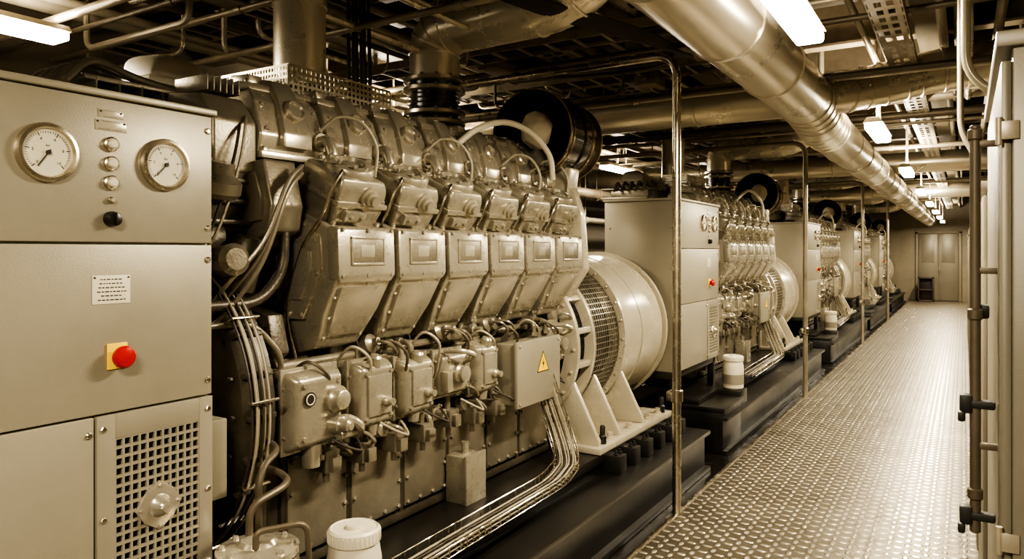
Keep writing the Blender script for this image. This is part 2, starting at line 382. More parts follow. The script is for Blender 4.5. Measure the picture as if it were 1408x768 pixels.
# ------------------------------------------------------------------ engine
YC=[2.25+.366*k for k in range(6)]
def engine():
    r=root('diesel_engine','large silver beige vee diesel engine with slanted cylinder modules','diesel engine',(-2.75,3.1,.36),'diesel engines')
    # block
    mb=MB()
    mb.prism([(-3.13,.36),(-2.40,.36),(-2.33,.50),(-2.33,.92),(-2.44,1.0),(-3.08,1.0),(-3.17,.9),(-3.17,.5)],1.85,4.2,.015)
    mb.prism([(-3.05,.95),(-2.46,.95),(-2.42,1.30),(-2.55,1.55),(-2.96,1.55),(-3.1,1.3)],1.9,4.24,.02)
    mb.prism([(-2.98,1.5),(-2.52,1.5),(-2.42,2.1),(-3.08,2.1)],1.95,4.3,.02)
    for k in range(7): mb.bb(-2.34,-2.315,1.98+.36*k,2.01+.36*k,.42,.90,.005)
    mb.bb(-2.35,-2.31,1.86,4.18,.90,.94,.006).bb(-2.35,-2.31,1.86,4.18,.40,.44,.006)
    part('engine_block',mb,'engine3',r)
    # crankcase doors
    mb=MB().bb(-2.325,-2.305,-.165,.165,.46,.87,.012)
    for a in(-.145,-.05,.05,.145):
        for z in(.48,.85): mb.bolt((-2.305,a,z),(1,0,0),.011,.012)
    for z in(.60,.72):
        for a in(-.15,.15): mb.bolt((-2.305,a,z),(1,0,0),.011,.012)
    me=build('crankcase_door',mb,'engine2')
    for k in range(6): part('crankcase_door',me,None,r,(0,2.17+.36*k,0))
    # cylinder module
    mb=MB()
    hw=.163
    mb.hull([(x,s*w,z) for s in(-1,1) for x,z,w in((-2.135,1.775,hw),(-2.115,1.585,hw),(-2.19,1.45,hw*.98),(-2.275,1.30,hw*.72),(-2.40,1.265,hw*.72),(-2.54,1.50,hw*.95),(-2.42,1.86,hw),(-2.30,1.86,hw),(-2.17,1.80,hw))],.010,seg=3)
    mb.hull([(x,s*w,z) for s in(-1,1) for x,z,w in((-2.118,1.80,.150),(-2.105,1.79,.168),(-2.098,1.60,.168),(-2.108,1.570,.150),(-2.16,1.585,.168),(-2.17,1.80,.168))],.008)
    mb.hull([(x,s*w,z) for s in(-1,1) for x,z,w in((-2.115,1.555,.135),(-2.165,1.46,.125),(-2.235,1.345,.095),(-2.28,1.35,.095),(-2.2,1.55,.135))],.006)
    # raised window frame
    F=-2.094
    mb.bb(-2.11,F,-.100,.100,1.748,1.760,.003).bb(-2.11,F,-.100,.100,1.640,1.652,.003)
    mb.bb(-2.11,F,-.100,-.089,1.642,1.758,.003).bb(-2.11,F,.089,.100,1.642,1.758,.003)
    for z in(1.60,1.785):
        for a in(-.145,0,.145): mb.bolt((-2.105,a,z),(1,0,0),.009,.010)
    for t in(.25,.55,.85):
        x=-2.115+t*(-2.275+2.115); z=1.585+t*(1.30-1.585)
        for s in(-1,1): mb.bolt((x-.004,s*(.145-.045*t),z),(.87,0,-.48),.009,.012)
    # side cover plate
    for s in(-1,1):
        mb.hull([(x,s*y,z) for y in(.15,.176) for x,z in((-2.21,1.76),(-2.20,1.60),(-2.30,1.42),(-2.38,1.42),(-2.46,1.55),(-2.36,1.82),(-2.28,1.83))],.006)
        mb.hull([(x,s*y,z) for y in(.17,.188) for x,z in((-2.25,1.70),(-2.24,1.61),(-2.30,1.50),(-2.36,1.50),(-2.40,1.58),(-2.34,1.74))],.006)
        for x,z in((-2.225,1.745),(-2.215,1.61),(-2.305,1.44),(-2.375,1.44),(-2.44,1.55),(-2.355,1.80),(-2.285,1.81)): mb.bolt((x,s*.174,z),(0,s,0),.009,.010)
    me=build('cylinder_module',mb,'engine')
    mi=build('window_plate',MB().bb(-2.104,-2.0965,-.090,.090,1.650,1.750,.001).bb(-2.097,-2.0955,-.045,.035,1.675,1.725,.0005,1),['engine2','cab'])
    for y in YC:
        p=part('cylinder_module',me,None,r,(0,y,0)); part('window_plate',mi,None,p,(0,y,0))
    # heads
    A=Vector((.44,-.14,.88)).normalized(); B=Vector((.90,0,-.42)).normalized(); c=Vector((-2.25,0,1.95))
    def q(a,b,y): return tuple(c+A*a+B*b+Vector((0,y,0)))
    mb=MB()
    mb.hull([q(a,b*w,y*w) for a,w in((-.11,.90),(-.03,1),(.06,1),(.10,.90)) for b in(-.125,.125) for y in(-.138,.138)],.012,seg=3)
    mb.hull([q(a,b,y) for a in(-.14,-.105) for b in(-.13,.14) for y in(-.150,.150)],.006)
    mb.hull([q(a,b,y) for a in(-.02,.005) for b in(-.135,.138) for y in(-.148,.148)],.006)
    mb.lathe([(.108,0),(.108,.030),(.100,.044),(.066,.050),(.060,.032),(.040,.030),(.036,.044),(.012,.048)],q(.092,.005,0),A,30)
    for t in range(8):
        an=t*PI/4+.3
        mb.bolt(q(.136,math.cos(an)*.084,math.sin(an)*.084),A,.009,.012)
    for b in(-.11,.120):
        for y in(-.130,.130): mb.bolt(q(-.105,b,y),A,.012,.018); mb.bolt(q(.005,b,y),A,.010,.014)
    mb.lathe([(.046,0),(.046,.014),(.034,.018),(.034,.034),(.022,.038),(.022,.052)],q(.03,.122,.03),B,20)
    mb.hull([q(a,b,y) for a in(-.08,-.03) for b in(.11,.150) for y in(-.10,.02)],.006)
    mb.bolt(q(-.055,.15,-.07),B,.009,.012); mb.bolt(q(-.055,.15,-.01),B,.009,.012)
    me=build('cylinder_head',mb,'engine')
    for y in YC: part('cylinder_head',me,None,r,(0,y,0))
    # top covers : faceted housings
    mb=MB()
    mb.hull([(x,y*w,z) for y in(-.174,.174) for x,z,w in((-2.38,2.08,1),(-2.36,2.17,1),(-2.41,2.31,.96),(-2.46,2.37,.88),(-2.66,2.39,.84),(-2.74,2.30,.9),(-2.74,2.08,1))],.012,seg=3)
    mb.hull([(x,y,z) for y in(-.180,.180) for x in(-2.345,-2.76) for z in(2.07,2.10)],.005)
    mb.hull([(x,y,z) for y in(-.165,.165) for x,z in((-2.44,2.355),(-2.45,2.385),(-2.67,2.405),(-2.70,2.38),(-2.70,2.35))],.006)
    mb.hull([(x,y*w,z) for y in(-.075,.075) for x,z,w in((-2.335,2.12,1),(-2.335,2.18,1),(-2.385,2.31,.8),(-2.45,2.41,.7),(-2.56,2.43,.7),(-2.6,2.2,1))],.008,seg=3)
    for y in(-.155,.155):
        for x in(-2.365,-2.5,-2.66): mb.bolt((x,y,2.10),(0,0,1),.013,.018)
        for x in(-2.48,-2.58,-2.67): mb.bolt((x,y*.92,2.39+(-2.48-x)*.09),(0,0,1),.010,.014)
    for y,z,x in((-.14,2.19,-2.365),(.14,2.19,-2.365),(-.135,2.29,-2.40),(.135,2.29,-2.40)): mb.bolt((x-.005,y,z),(.95,0,.3),.010,.012)
    mb.lathe([(.048,0),(.048,.02),(.040,.028),(.034,.018),(.01,.018)],(-2.375,0,2.275),(.9,0,.42),24)
    mb.lathe([(.05,0),(.05,.015),(.026,.02),(.026,.045),(.018,.05)],(-2.56,.09,2.395),(.1,0,1),14)
    mb.hull([(x,y,z) for y in(-.12,-.05) for x,z in((-2.50,2.38),(-2.50,2.43),(-2.62,2.44),(-2.62,2.38))],.008)
    me=build('rocker_cover',mb,'bright')
    for k,y in enumerate(YC): part('rocker_cover',me,None,r,(0,y-.16,0))
    part('rocker_cover',me,None,r,(0,YC[5]+.206,0))
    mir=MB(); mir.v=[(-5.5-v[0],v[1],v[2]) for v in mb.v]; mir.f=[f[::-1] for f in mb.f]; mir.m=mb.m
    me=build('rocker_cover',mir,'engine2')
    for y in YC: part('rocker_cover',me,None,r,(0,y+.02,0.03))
    # intake runner between cover and head
    mb=MB()
    mb.tube([(-2.38,-.0,2.16),(-2.32,-.0,2.17),(-2.29,-.0,2.12),(-2.29,-.0,2.06)],.026,12)
    mb.lathe([(.040,0),(.040,.018)],(-2.365,-.0,2.165),(1,0,.1),16)
    me=build('intake_pipe',mb,'bright')
    for y in YC: part('intake_pipe',me,None,r,(0,y-.02,0))
    # braided hose arcs
    for k,y in enumerate(YC):
        if k in(0,2,4,5):
            mb=MB().tube([(-2.36,y-.02,2.22),(-2.30,y+.03,2.28),(-2.24,y+.11,2.26),(-2.21,y+.17,2.16),(-2.23,y+.18,2.03)],.008,8,6)
            mb.cyl((-2.385,y-.03,2.21),(-2.355,y-.02,2.22),.014,seg=8)
            part('hose',mb,'hose',r)
        mb=MB().tube([(-2.16,y-.10,2.02),(-2.12,y-.13,2.02),(-2.12,y-.175,1.96),(-2.18,y-.183,1.84),(-2.30,y-.183,1.70),(-2.38,y-.183,1.45),(-2.36,y-.15,1.24)],.007,6,6)
        part('fuel_line',mb,'steel',r)
    mb=MB().tube([(-2.36,3.22,2.28),(-2.30,3.34,2.38),(-2.27,3.58,2.45),(-2.24,3.82,2.42),(-2.20,3.98,2.30),(-2.20,4.03,2.15)],.018,12,8)
    part('hose',mb,'white',r,label='thick white looping hose')
    # rails below modules
    mb=MB()
    mb.cyl((-2.40,1.95,1.17),(-2.40,4.25,1.17),.035,seg=14); mb.cyl((-2.32,1.95,1.24),(-2.32,4.25,1.24),.018,seg=10)
    for y in YC: mb.box((-2.37,y,1.19),(.12,.07,.09),.01); mb.box((-2.32,y+.15,1.24),(.05,.035,.05),.005)
    part('fuel_rail',mb,'engine2',r)
    # pumps
    def pump(y,z,w,h,xf,style):
        mb=MB()
        mb.hull([(x,y+s*w/2*k,z+t*h/2*k) for s in(-1,1) for t in(-1,1) for x,k in((-2.42,1),(xf-.05,1),(xf,.82))],.022,seg=4)
        mb.bb(-2.42,-2.38,y-w/2-.02,y+w/2+.02,z-h/2-.02,z+h/2+.02,.006)
        mb.bb(xf-.085,xf-.065,y-w/2-.012,y+w/2+.012,z-h/2-.012,z+h/2+.012,.005)
        for s in(-1,1):
            for t in(-1,1):
                mb.bolt((xf-.01,y+s*w*.33,z+t*h*.33),(1,0,0),.012,.018)
                mb.bolt((xf-.065,y+s*w*.5,z+t*h*.3),(1,0,0),.008,.012)
        if style==0:
            mb.lathe([(.055,0),(.055,.02),(.045,.03),(.038,.05),(.030,.055)],(xf,y+.07,z+.03),(1,0,0),26)
            mb.lathe([(.036,0),(.036,.05),(.028,.06),(.026,.09),(.016,.10)],(xf-.01,y+w*.22,z-.07),(1,.15,0),20)
            mb.tube([(xf-.02,y+.05,z-.06),(xf+.05,y+.09,z-.05),(xf+.06,y+.15,z-.09),(xf+.02,y+.17,z-.13)],.020,10)
            mb.cyl((xf-.06,y,z-h*.45),(xf-.06,y,z-h*.75),.045,.035,20)
            mb.cyl((xf+.03,y+.06,z-.11),(xf+.03,y+.19,z-.11),.024,seg=14,ch=.004)
        elif style==1:
            mb.bb(xf-.005,xf+.012,y-w*.32,y+w*.32,z-h*.30,z+h*.30,.006)
            mb.lathe([(.030,0),(.030,.04),(.022,.05)],(xf-.03,y,z+h*.42),(.25,0,1),18)
            mb.cyl((xf-.05,y,z-h*.45),(xf-.05,y,z-h*.62),.032,.026,16)
            mb.lathe([(.024,0),(.024,.02),(.016,.03),(.016,.05)],(xf+.01,y+w*.12,z-.03),(1,0,0),14)
        else:
            mb.lathe([(.050,0),(.050,.03),(.040,.04),(.040,.06),(.02,.065)],(xf-.01,y,z),(1,0,0),24)
            mb.bb(xf-.03,xf+.02,y-w*.5,y-w*.3,z-.08,z+.02,.008)
            mb.tube([(xf,y+.05,z+.05),(xf+.07,y+.04,z+.09),(xf+.06,y-.05,z+.12),(xf-.02,y-.09,z+.12)],.013,8)
        return mb
    specs=[(2.03,1.08,.27,.31,-2.14,0),(2.37,1.08,.23,.29,-2.15,1),(2.66,1.07,.22,.27,-2.15,1),(2.95,1.09,.22,.22,-2.15,2),(3.22,1.08,.19,.27,-2.14,1),(4.05,1.12,.20,.26,-2.17,2)]
    for s in specs: part('fuel_pump',pump(*s),'engine',r)
    part('pump_badge',MB().lathe([(.028,0),(.028,.004)],(-2.135,1.965,1.13),(1,0,0),24).ring((-2.1315,1.965,1.13),(1,0,0),.022,.004,.002,24,1),['ink','dial'],r)
    # fittings
    def fitting(y,z,k):
        mb=MB(); x=-2.33
        if k==0:
            mb.lathe([(.034,0),(.034,.012),(.020,.014),(.020,.06),(.028,.062),(.028,.085),(.014,.087),(.014,.13)],(x,y,z),(1,0,0),14)
            mb.lathe([(.012,-.04),(.012,.04)],(x+.075,y,z),(0,0,1),8).lathe([(.020,0),(.020,.014)],(x+.075,y,z+.04),(0,0,1),6)
        elif k==1:
            mb.tube(fillet([(x,y,z),(x+.12,y,z),(x+.12,y,z-.08)],.04),.014,10,smooth=False)
            mb.lathe([(.024,0),(.024,.02)],(x+.12,y,z-.08),(0,0,1),6).lathe([(.022,0),(.022,.02)],(x+.04,y,z),(1,0,0),6)
        elif k==2:
            mb.box((x+.06,y,z),(.10,.07,.08),.008).lathe([(.022,0),(.022,.05),(.012,.055)],(x+.10,y,z),(1,0,0),12).lathe([(.016,0),(.016,.06)],(x+.07,y,z+.03),(0,0,1),8)
            for a in(-.025,.025): mb.bolt((x+.11,y+a,z+.03),(1,0,0),.006,.008)
        else:
            mb.lathe([(.03,0),(.045,.015),(.045,.05),(.03,.06),(.018,.065),(.018,.09)],(x+.02,y,z),(.9,.1,.3),18)
            mb.tube([(x+.1,y,z+.03),(x+.16,y+.02,z+.02),(x+.15,y+.08,z-.03),(x+.05,y+.10,z-.04)],.008,6)
        return mb
    fr=random.Random(3)
    for i in range(30):
        part('valve_fitting',fitting(2.08+.072*i,fr.choice([.90,.94,1.28,.97,.88,1.27]),fr.randrange(4)),fr.choice(['engine','bright','engine2']),r)
    # pump hoses
    for k in range(9):
        y=2.0+.24*k; zz=1.23+RN.uniform(-.02,.03)
        mb=MB().tube([(-2.30,y,1.20),(-2.20,y+.01,zz+.05),(-2.14,y+.06,zz),(-2.17,y+.09,1.15),(-2.2,y+.10,1.08)],.007,8,5)
        part('hose',mb,'hose' if k%2 else 'darkpipe',r)
    for k in range(7):
        y=2.1+.3*k
        mb=MB().tube([(-2.17,y,.95),(-2.10,y+.04,.91),(-2.12,y+.13,.88),(-2.2,y+.17,.92),(-2.26,y+.22,.86)],.006,8,5)
        part('hose',mb,'cable' if k%2 else 'darkcable',r)
    # connector boxes
    for k in range(7):
        y=2.15+.21*k; z=.84+RN.uniform(-.02,.02)
        mb=MB().box((-2.25,y,z),(.10,.08,.09),.008).box((-2.19,y,z-.01),(.03,.05,.06),.005).cyl((-2.24,y,z-.04),(-2.24,y,z-.09),.014,seg=10).cyl((-2.25,y,z+.04),(-2.25,y,z+.12),.018,seg=10)
        mb.box((-2.30,y+.02,z+.03),(.06,.05,.14),.006)
        part('connector_box',mb,'engine2',r)
    # junction box with warning sign
    j=part('junction_box',MB().bb(-2.25,-2.10,3.43,3.90,.84,1.18,.012).bb(-2.115,-2.085,3.415,3.915,.825,1.195,.010).bb(-2.35,-2.24,3.5,3.8,.9,1.1,.01).bolt((-2.085,3.44,.85),(1,0,0),.009).bolt((-2.085,3.89,.85),(1,0,0),.009).bolt((-2.085,3.44,1.17),(1,0,0),.009).bolt((-2.085,3.89,1.17),(1,0,0),.009),'cab',r)
    X=-2.0845; yc=3.70; zc=1.04
    def tri(s,x0,x1,mi,mb):
        h=s*.87
        mb.hull([(x,yc+a,zc+b) for x in(x0,x1) for a,b in((-s/2,-h/3),(s/2,-h/3),(0,2*h/3))],0,mi)
    mb=MB(); tri(.140,X,X+.001,1,mb); tri(.120,X+.001,X+.0015,0,mb)
    b=len(mb.v); z0=zc+.005
    for y,z in((.006,.036),(-.014,-.002),(-.002,-.002),(-.008,-.030),(.014,.008),(.002,.008)): mb.v.append((X+.0022,yc+y,z0+z))
    mb.f+= [[b,b+1,b+2,b+5],[b+2,b+3,b+4,b+5]]; mb.m+=[1,1]
    part('warning_sign',mb,['yellow','ink'],j,label='yellow triangle with black lightning bolt')
    part('terminal_box',MB().bb(-2.30,-2.17,3.04,3.20,.38,.64,.014).bb(-2.175,-2.155,3.03,3.21,.37,.65,.006).cyl((-2.23,3.12,.64),(-2.23,3.12,.70),.02,seg=10),'engine',r)
    # end casing at alternator end
    mb=MB()
    mb.hull([(x,y,z) for y in(4.30,4.38) for x,z in((-2.13,1.78),(-2.11,1.58),(-2.28,1.32),(-2.45,1.35),(-2.6,1.7),(-2.5,2.1),(-2.2,2.12),(-2.14,1.95))],.014)
    mb.hull([(x,y,z) for y in(4.27,4.42) for x,z in((-2.24,2.0),(-2.20,2.25),(-2.45,2.3),(-2.55,2.0))],.02)
    for x,z in((-2.14,1.75),(-2.13,1.60),(-2.2,1.48),(-2.28,1.37),(-2.19,2.05),(-2.16,1.9)): mb.bolt((x-.02,4.30,z),(0,-1,0),.012,.012); mb.bolt((x+.005,4.34,z),(1,0,0),.010,.012)
    part('end_casing',mb,'cream',r)
    # damper housing
    mb=MB().lathe([(.50,0),(.56,.02),(.58,.06),(.58,.15),(.52,.19)],(-2.75,1.68,1.10),(0,1,0),48)
    mb.lathe([(.3,-.06),(.34,-.03),(.34,.02)],(-2.75,1.68,1.10),(0,1,0),40)
    for k in range(24):
        a=2*PI*k/24; mb.bolt((-2.75+math.cos(a)*.53,1.69,1.10+math.sin(a)*.53),(0,-1,0),.012,.014)
        mb.box((-2.75+math.cos(a)*.585,1.76,1.10+math.sin(a)*.585),(.03,.12,.02),.004,(0,-a,0))
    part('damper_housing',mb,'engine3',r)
    for k in range(7):
        R_=.612+.010*(k%2); yy=1.70+.014*k
        pts=[(-2.75+math.cos(a)*R_,yy,1.10+math.sin(a)*R_) for a in[1.45-.2*i for i in range(15)]]
        part('wiring_cable',MB().tube(pts,.0048,6,3),'cable' if k%3 else 'darkcable',r)
    for a in(1.1,.6,.1,-.4,-.9):
        part('cable_clamp',MB().box((-2.75+math.cos(a)*.626,1.74,1.10+math.sin(a)*.626),(.03,.12,.010),.003,(0,-a,0)),'steel',r)
    # front upper gear
    mb=MB()
    mb.hull([(x,y,z) for y in(1.66,1.92) for x,z in((-2.40,1.75),(-2.36,2.05),(-2.5,2.25),(-2.95,2.25),(-3.0,1.7))],.03,seg=3)
    mb.lathe([(.13,0),(.15,.03),(.15,.10),(.11,.15)],(-2.52,1.55,2.05),(0,1,.0),32)
    mb.lathe([(.09,0),(.10,.02),(.10,.18)],(-2.46,1.58,1.74),(0,1,.0),28)
    mb.lathe([(.07,0),(.07,.16),(.05,.2)],(-2.36,1.80,1.56),(.2,.1,.8),24)
    for z in(1.8,1.88,1.96): mb.bb(-2.40,-2.36,1.68,1.9,z,z+.02,.006)
    for t in range(8):
        a=t*PI/4; mb.bolt((-2.52+math.cos(a)*.12,1.56,2.05+math.sin(a)*.12),(0,-1,0),.010,.014)
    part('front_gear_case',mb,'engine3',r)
    mb=MB()
    mb.hull([(x,y,z) for y in(1.70,1.90) for x,z in((-2.36,2.00),(-2.36,2.20),(-2.44,2.30),(-2.64,2.32),(-2.70,1.98))],.014,seg=3)
    mb.hull([(x,y,z) for y in(1.88,2.04) for x,z in((-2.27,1.78),(-2.25,1.88),(-2.30,2.06),(-2.42,2.05),(-2.45,1.7))],.012,seg=3)
    mb.hull([(x,y,z) for y in(1.86,1.89) for x,z in((-2.30,1.82),(-2.29,1.90),(-2.33,2.01),(-2.40,2.0),(-2.42,1.8))],.006)
    mb.lathe([(.07,0),(.085,.02),(.085,.06),(.05,.09),(.05,.13)],(-2.34,1.70,1.90),(.25,.0,1),24)
    mb.lathe([(.05,0),(.06,.02),(.06,.10),(.04,.12)],(-2.36,1.74,1.66),(1,-.2,.1),22)
    for k in range(6): mb.bb(-2.62,-2.42,1.72+.028*k,1.726+.028*k,2.31,2.37,.002)
    for x,z in((-2.38,2.04),(-2.39,2.19),(-2.6,2.06),(-2.6,2.26)): mb.bolt((x-.02,1.70,z),(0,-1,0),.012,.012)
    part('end_cover',mb,'engine2',r)
    for k in range(3):
        o=.05*k
        pts=[(-2.36,1.66+.02*k,1.40+o),(-2.30,1.72,1.48+o),(-2.23+.004*k,1.82,1.66+o*.8),(-2.21,1.92,1.92+o*.4),(-2.24,2.02,2.01+o*.3)]
        part('oil_pipe',MB().tube(pts,.006 if k%2 else .009,8,6),'darkpipe' if k%2 else 'engine2',r)
    for k in range(2):
        pts=[(-2.34,1.62+.03*k,1.66+.03*k),(-2.30,1.66+.03*k,1.80),(-2.30,1.74+.03*k,2.02),(-2.34,1.80+.03*k,2.16+.03*k),(-2.42,1.86+.03*k,2.22+.02*k)]
        part('oil_pipe',MB().tube(pts,.006,8,6),'hose' if k%2 else 'darkcable',r)
    part('coolant_pipe',MB().tube(fillet([(-2.30,1.5,1.50),(-2.30,1.86,1.50),(-2.30,1.98,1.62),(-2.30,1.98,1.9)],.08),.022,14,smooth=False),'engine3',r)
    part('coolant_pipe',MB().tube(fillet([(-2.30,1.52,1.43),(-2.26,1.80,1.43),(-2.24,1.92,1.30),(-2.3,1.95,1.15)],.06),.012,12,smooth=False),'engine2',r)
    mb=MB().hull([(x,y,z) for y in(1.90,1.98) for x,z in((-2.30,1.45),(-2.26,1.30),(-2.45,1.15),(-2.6,1.2),(-2.55,1.5))],.012)
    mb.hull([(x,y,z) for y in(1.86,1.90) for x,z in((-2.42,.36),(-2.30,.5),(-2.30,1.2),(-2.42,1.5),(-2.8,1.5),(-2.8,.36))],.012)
    part('front_bracket',mb,'engine3',r)
    part('relay_box',MB().bb(-2.30,-2.14,1.50,1.60,.86,1.13,.006),'cab',r)
    # breather covers top
    for y,x in((2.00,-3.12),(2.42,-3.20)):
        mb=MB().hull([(x+a*.85,y+b*.85,z-.02) for a,b,z in((-.16,-.17,2.48),(.16,-.17,2.48),(-.16,.17,2.48),(.16,.17,2.48),(-.13,-.15,2.60),(.15,-.14,2.56),(-.12,.14,2.62),(.14,.14,2.58),(0,0,2.63))],.03,seg=3)
        mb.hull([(x+a,y+b,z) for a in(-.15,.15) for b in(-.17,.17) for z in(2.43,2.46)],.006)
        part('breather_cover',mb,'white',r)
    mb=MB()
    for k in range(9): mb.bb(-3.2,-2.78,1.5+.09*k,1.51+.09*k,2.26,2.36,.003)
    mb.bb(-3.3,-2.78,1.46,2.45,2.24,2.27,.004).bb(-3.3,-2.78,1.46,2.45,2.345,2.365,.004)
    for k in range(5): mb.tube([(-2.8-.08*k,1.4,2.33),(-2.8-.08*k,1.5,2.42),(-2.85-.08*k,1.7,2.40+.02*(k%2)),(-2.8-.08*k,1.9,2.36)],.016,8)
    part('intercooler',mb,'engine2',r)
    mb=MB(); x0,x1,y0,y1,z0,z1=-3.12,-2.64,2.30,3.0,2.42,2.56
    for k in range(25): 
        y=y0+(y1-y0)*k/24; mb.bb(x1-.003,x1,y-.006,y+.006,z0,z1,0)
        x=x0+(x1-x0)*k/24; mb.bb(x-.004,x+.004,y0,y0+.003,z0,z1,0)
    for k in range(6):
        z=z0+(z1-z0)*k/5
        mb.bb(x1-.003,x1+.001,y0,y1,z-.006,z+.006,0); mb.bb(x0,x1,y0-.001,y0+.003,z-.006,z+.006,0)
    part('exhaust_guard',mb,'galv',r)
    mb=MB().bb(-3.1,-2.78,2.44,4.1,2.2,2.50,.02)
    part('turbo_plinth',mb,'engine3',r)
    for y in(3.25,4.0):
        mb=MB().lathe([(.08,0),(.13,.04),(.15,.08),(.15,.13),(.12,.18),(.07,.21)],(-3.2,y-.1,2.45),(0,1,.0),28)
        mb.tube([(-3.2,y+.08,2.48),(-3.1,y+.1,2.52),(-3.0,y+.05,2.5),(-3.0,y,2.4)],.05,14)
        part('turbocharger',mb,'engine2',r)
    return r
def exhaust_a():
    mb=MB().lathe([(.17,0),(.17,.03),(.130,.031),(.130,.42),(.138,.42),(.138,.45),(.130,.45),(.130,1.15)],(-2.9,2.6,2.53),(0,0,1),36)
    for k in range(12):
        a=k*PI/6; mb.bolt((-2.9+math.cos(a)*.15,2.6+math.sin(a)*.15,2.56),(0,0,1),.012,.016)
    o=top('exhaust_stack',mb,'galv','shiny round sheet metal exhaust stack rising from engine','exhaust pipe','engine exhaust stacks'); return o
def exhaust_b():
    r=root('exhaust_elbow','silver insulated exhaust pipe with elbow and flanged bellows','exhaust pipe',(-2.9,3.72,2.5),'engine exhaust elbows')
    pts=fillet([(-2.9,3.72,2.80),(-2.9,3.72,3.11),(-1.80,3.66,3.11),(-1.40,3.62,3.69)],.30,7)
    mb=MB().tube(pts,.16,28,smooth=False)
    for i in(0,1,3,5,8,9,12,15):
        if i<len(pts)-1:
            p=pts[i]; t=(pts[i+1]-pts[i]).normalized(); mb.lathe([(.155,0),(.168,.006),(.168,.018),(.155,.024)],p-t*.012,t,30,0,False)
    part('clad_pipe',mb,'galv',r)
    for z in(2.42,2.50,2.56,2.71,2.77):
        mb=MB().lathe([(.19,0),(.20,.006),(.20,.026),(.19,.032)],(-2.9,3.72,z),(0,0,1),36)
        for k in range(12):
            a=k*PI/6+.2; mb.bolt((-2.9+math.cos(a)*.178,3.72+math.sin(a)*.178,z+.03),(0,0,1),.011,.014)
        part('flange',mb,'bright',r)
    pr=[(.168 if k%2 else .150,.0+k*.014) for k in range(26)]
    part('bellows',MB().lathe(pr,(-2.9,3.72,2.42),(0,0,1),32),'blued',r)
    return r
def air_drum():
    ax=Vector((-.08,1,.0)).normalized(); o=Vector((-2.38,4.07,2.47))
    r=root('intake_drum','dark glossy brown drum with open end over the engine','drum',tuple(o+Vector((0,0,-.28))),'dark intake drums')
    b=MB().lathe([(.245,.10),(.262,.02),(.275,.0),(.283,.01),(.283,.05),(.272,.06),(.272,.26),(.282,.27),(.282,.30),(.272,.31),(.272,.58),(.25,.62),(.1,.63)],o,ax,48,0,False)
    part('drum_shell',b,'amber',r)
    part('drum_interior',MB().lathe([(.262,.02),(.25,.3),(.01,.31)],o,ax,40,0,False),'dark',r)
    part('drum_band',MB().ring(o+ax*.045,ax,.286,.006,.02,48),'copper',r)
    part('drum_band',MB().ring(o+ax*.40,ax,.276,.006,.03,48),'copper',r)
    part('drum_band',MB().ring(o+ax*.56,ax,.277,.006,.02,48),'copper',r)
    part('drum_band',MB().ring(o,ax,.285,.010,.012,48),'copper',r)
    pts=[]
    for k in range(40):
        t=RN.uniform(0,2*PI); p=RN.uniform(-1,1); q=math.sqrt(1-p*p)
        rr=RN.uniform(.85,1.0)
        pts.append(tuple(o+ax*.0+Vector((math.cos(t)*q*.13*rr+.03,math.sin(t)*q*.09*rr,p*.14*rr-.0))))
    part('wrapped_bag',MB().hull(pts,.008),'cloth',r)
    part('drum_bracket',MB().bb(-2.50,-2.34,4.3,4.36,2.12,2.24,.006).bb(-2.50,-2.34,4.6,4.66,1.9,2.24,.006).tube([(-2.42,4.65,2.45),(-2.5,4.85,2.4),(-2.6,4.9,2.1),(-2.65,4.9,1.6)],.06,14),'engine2',r)
    return r
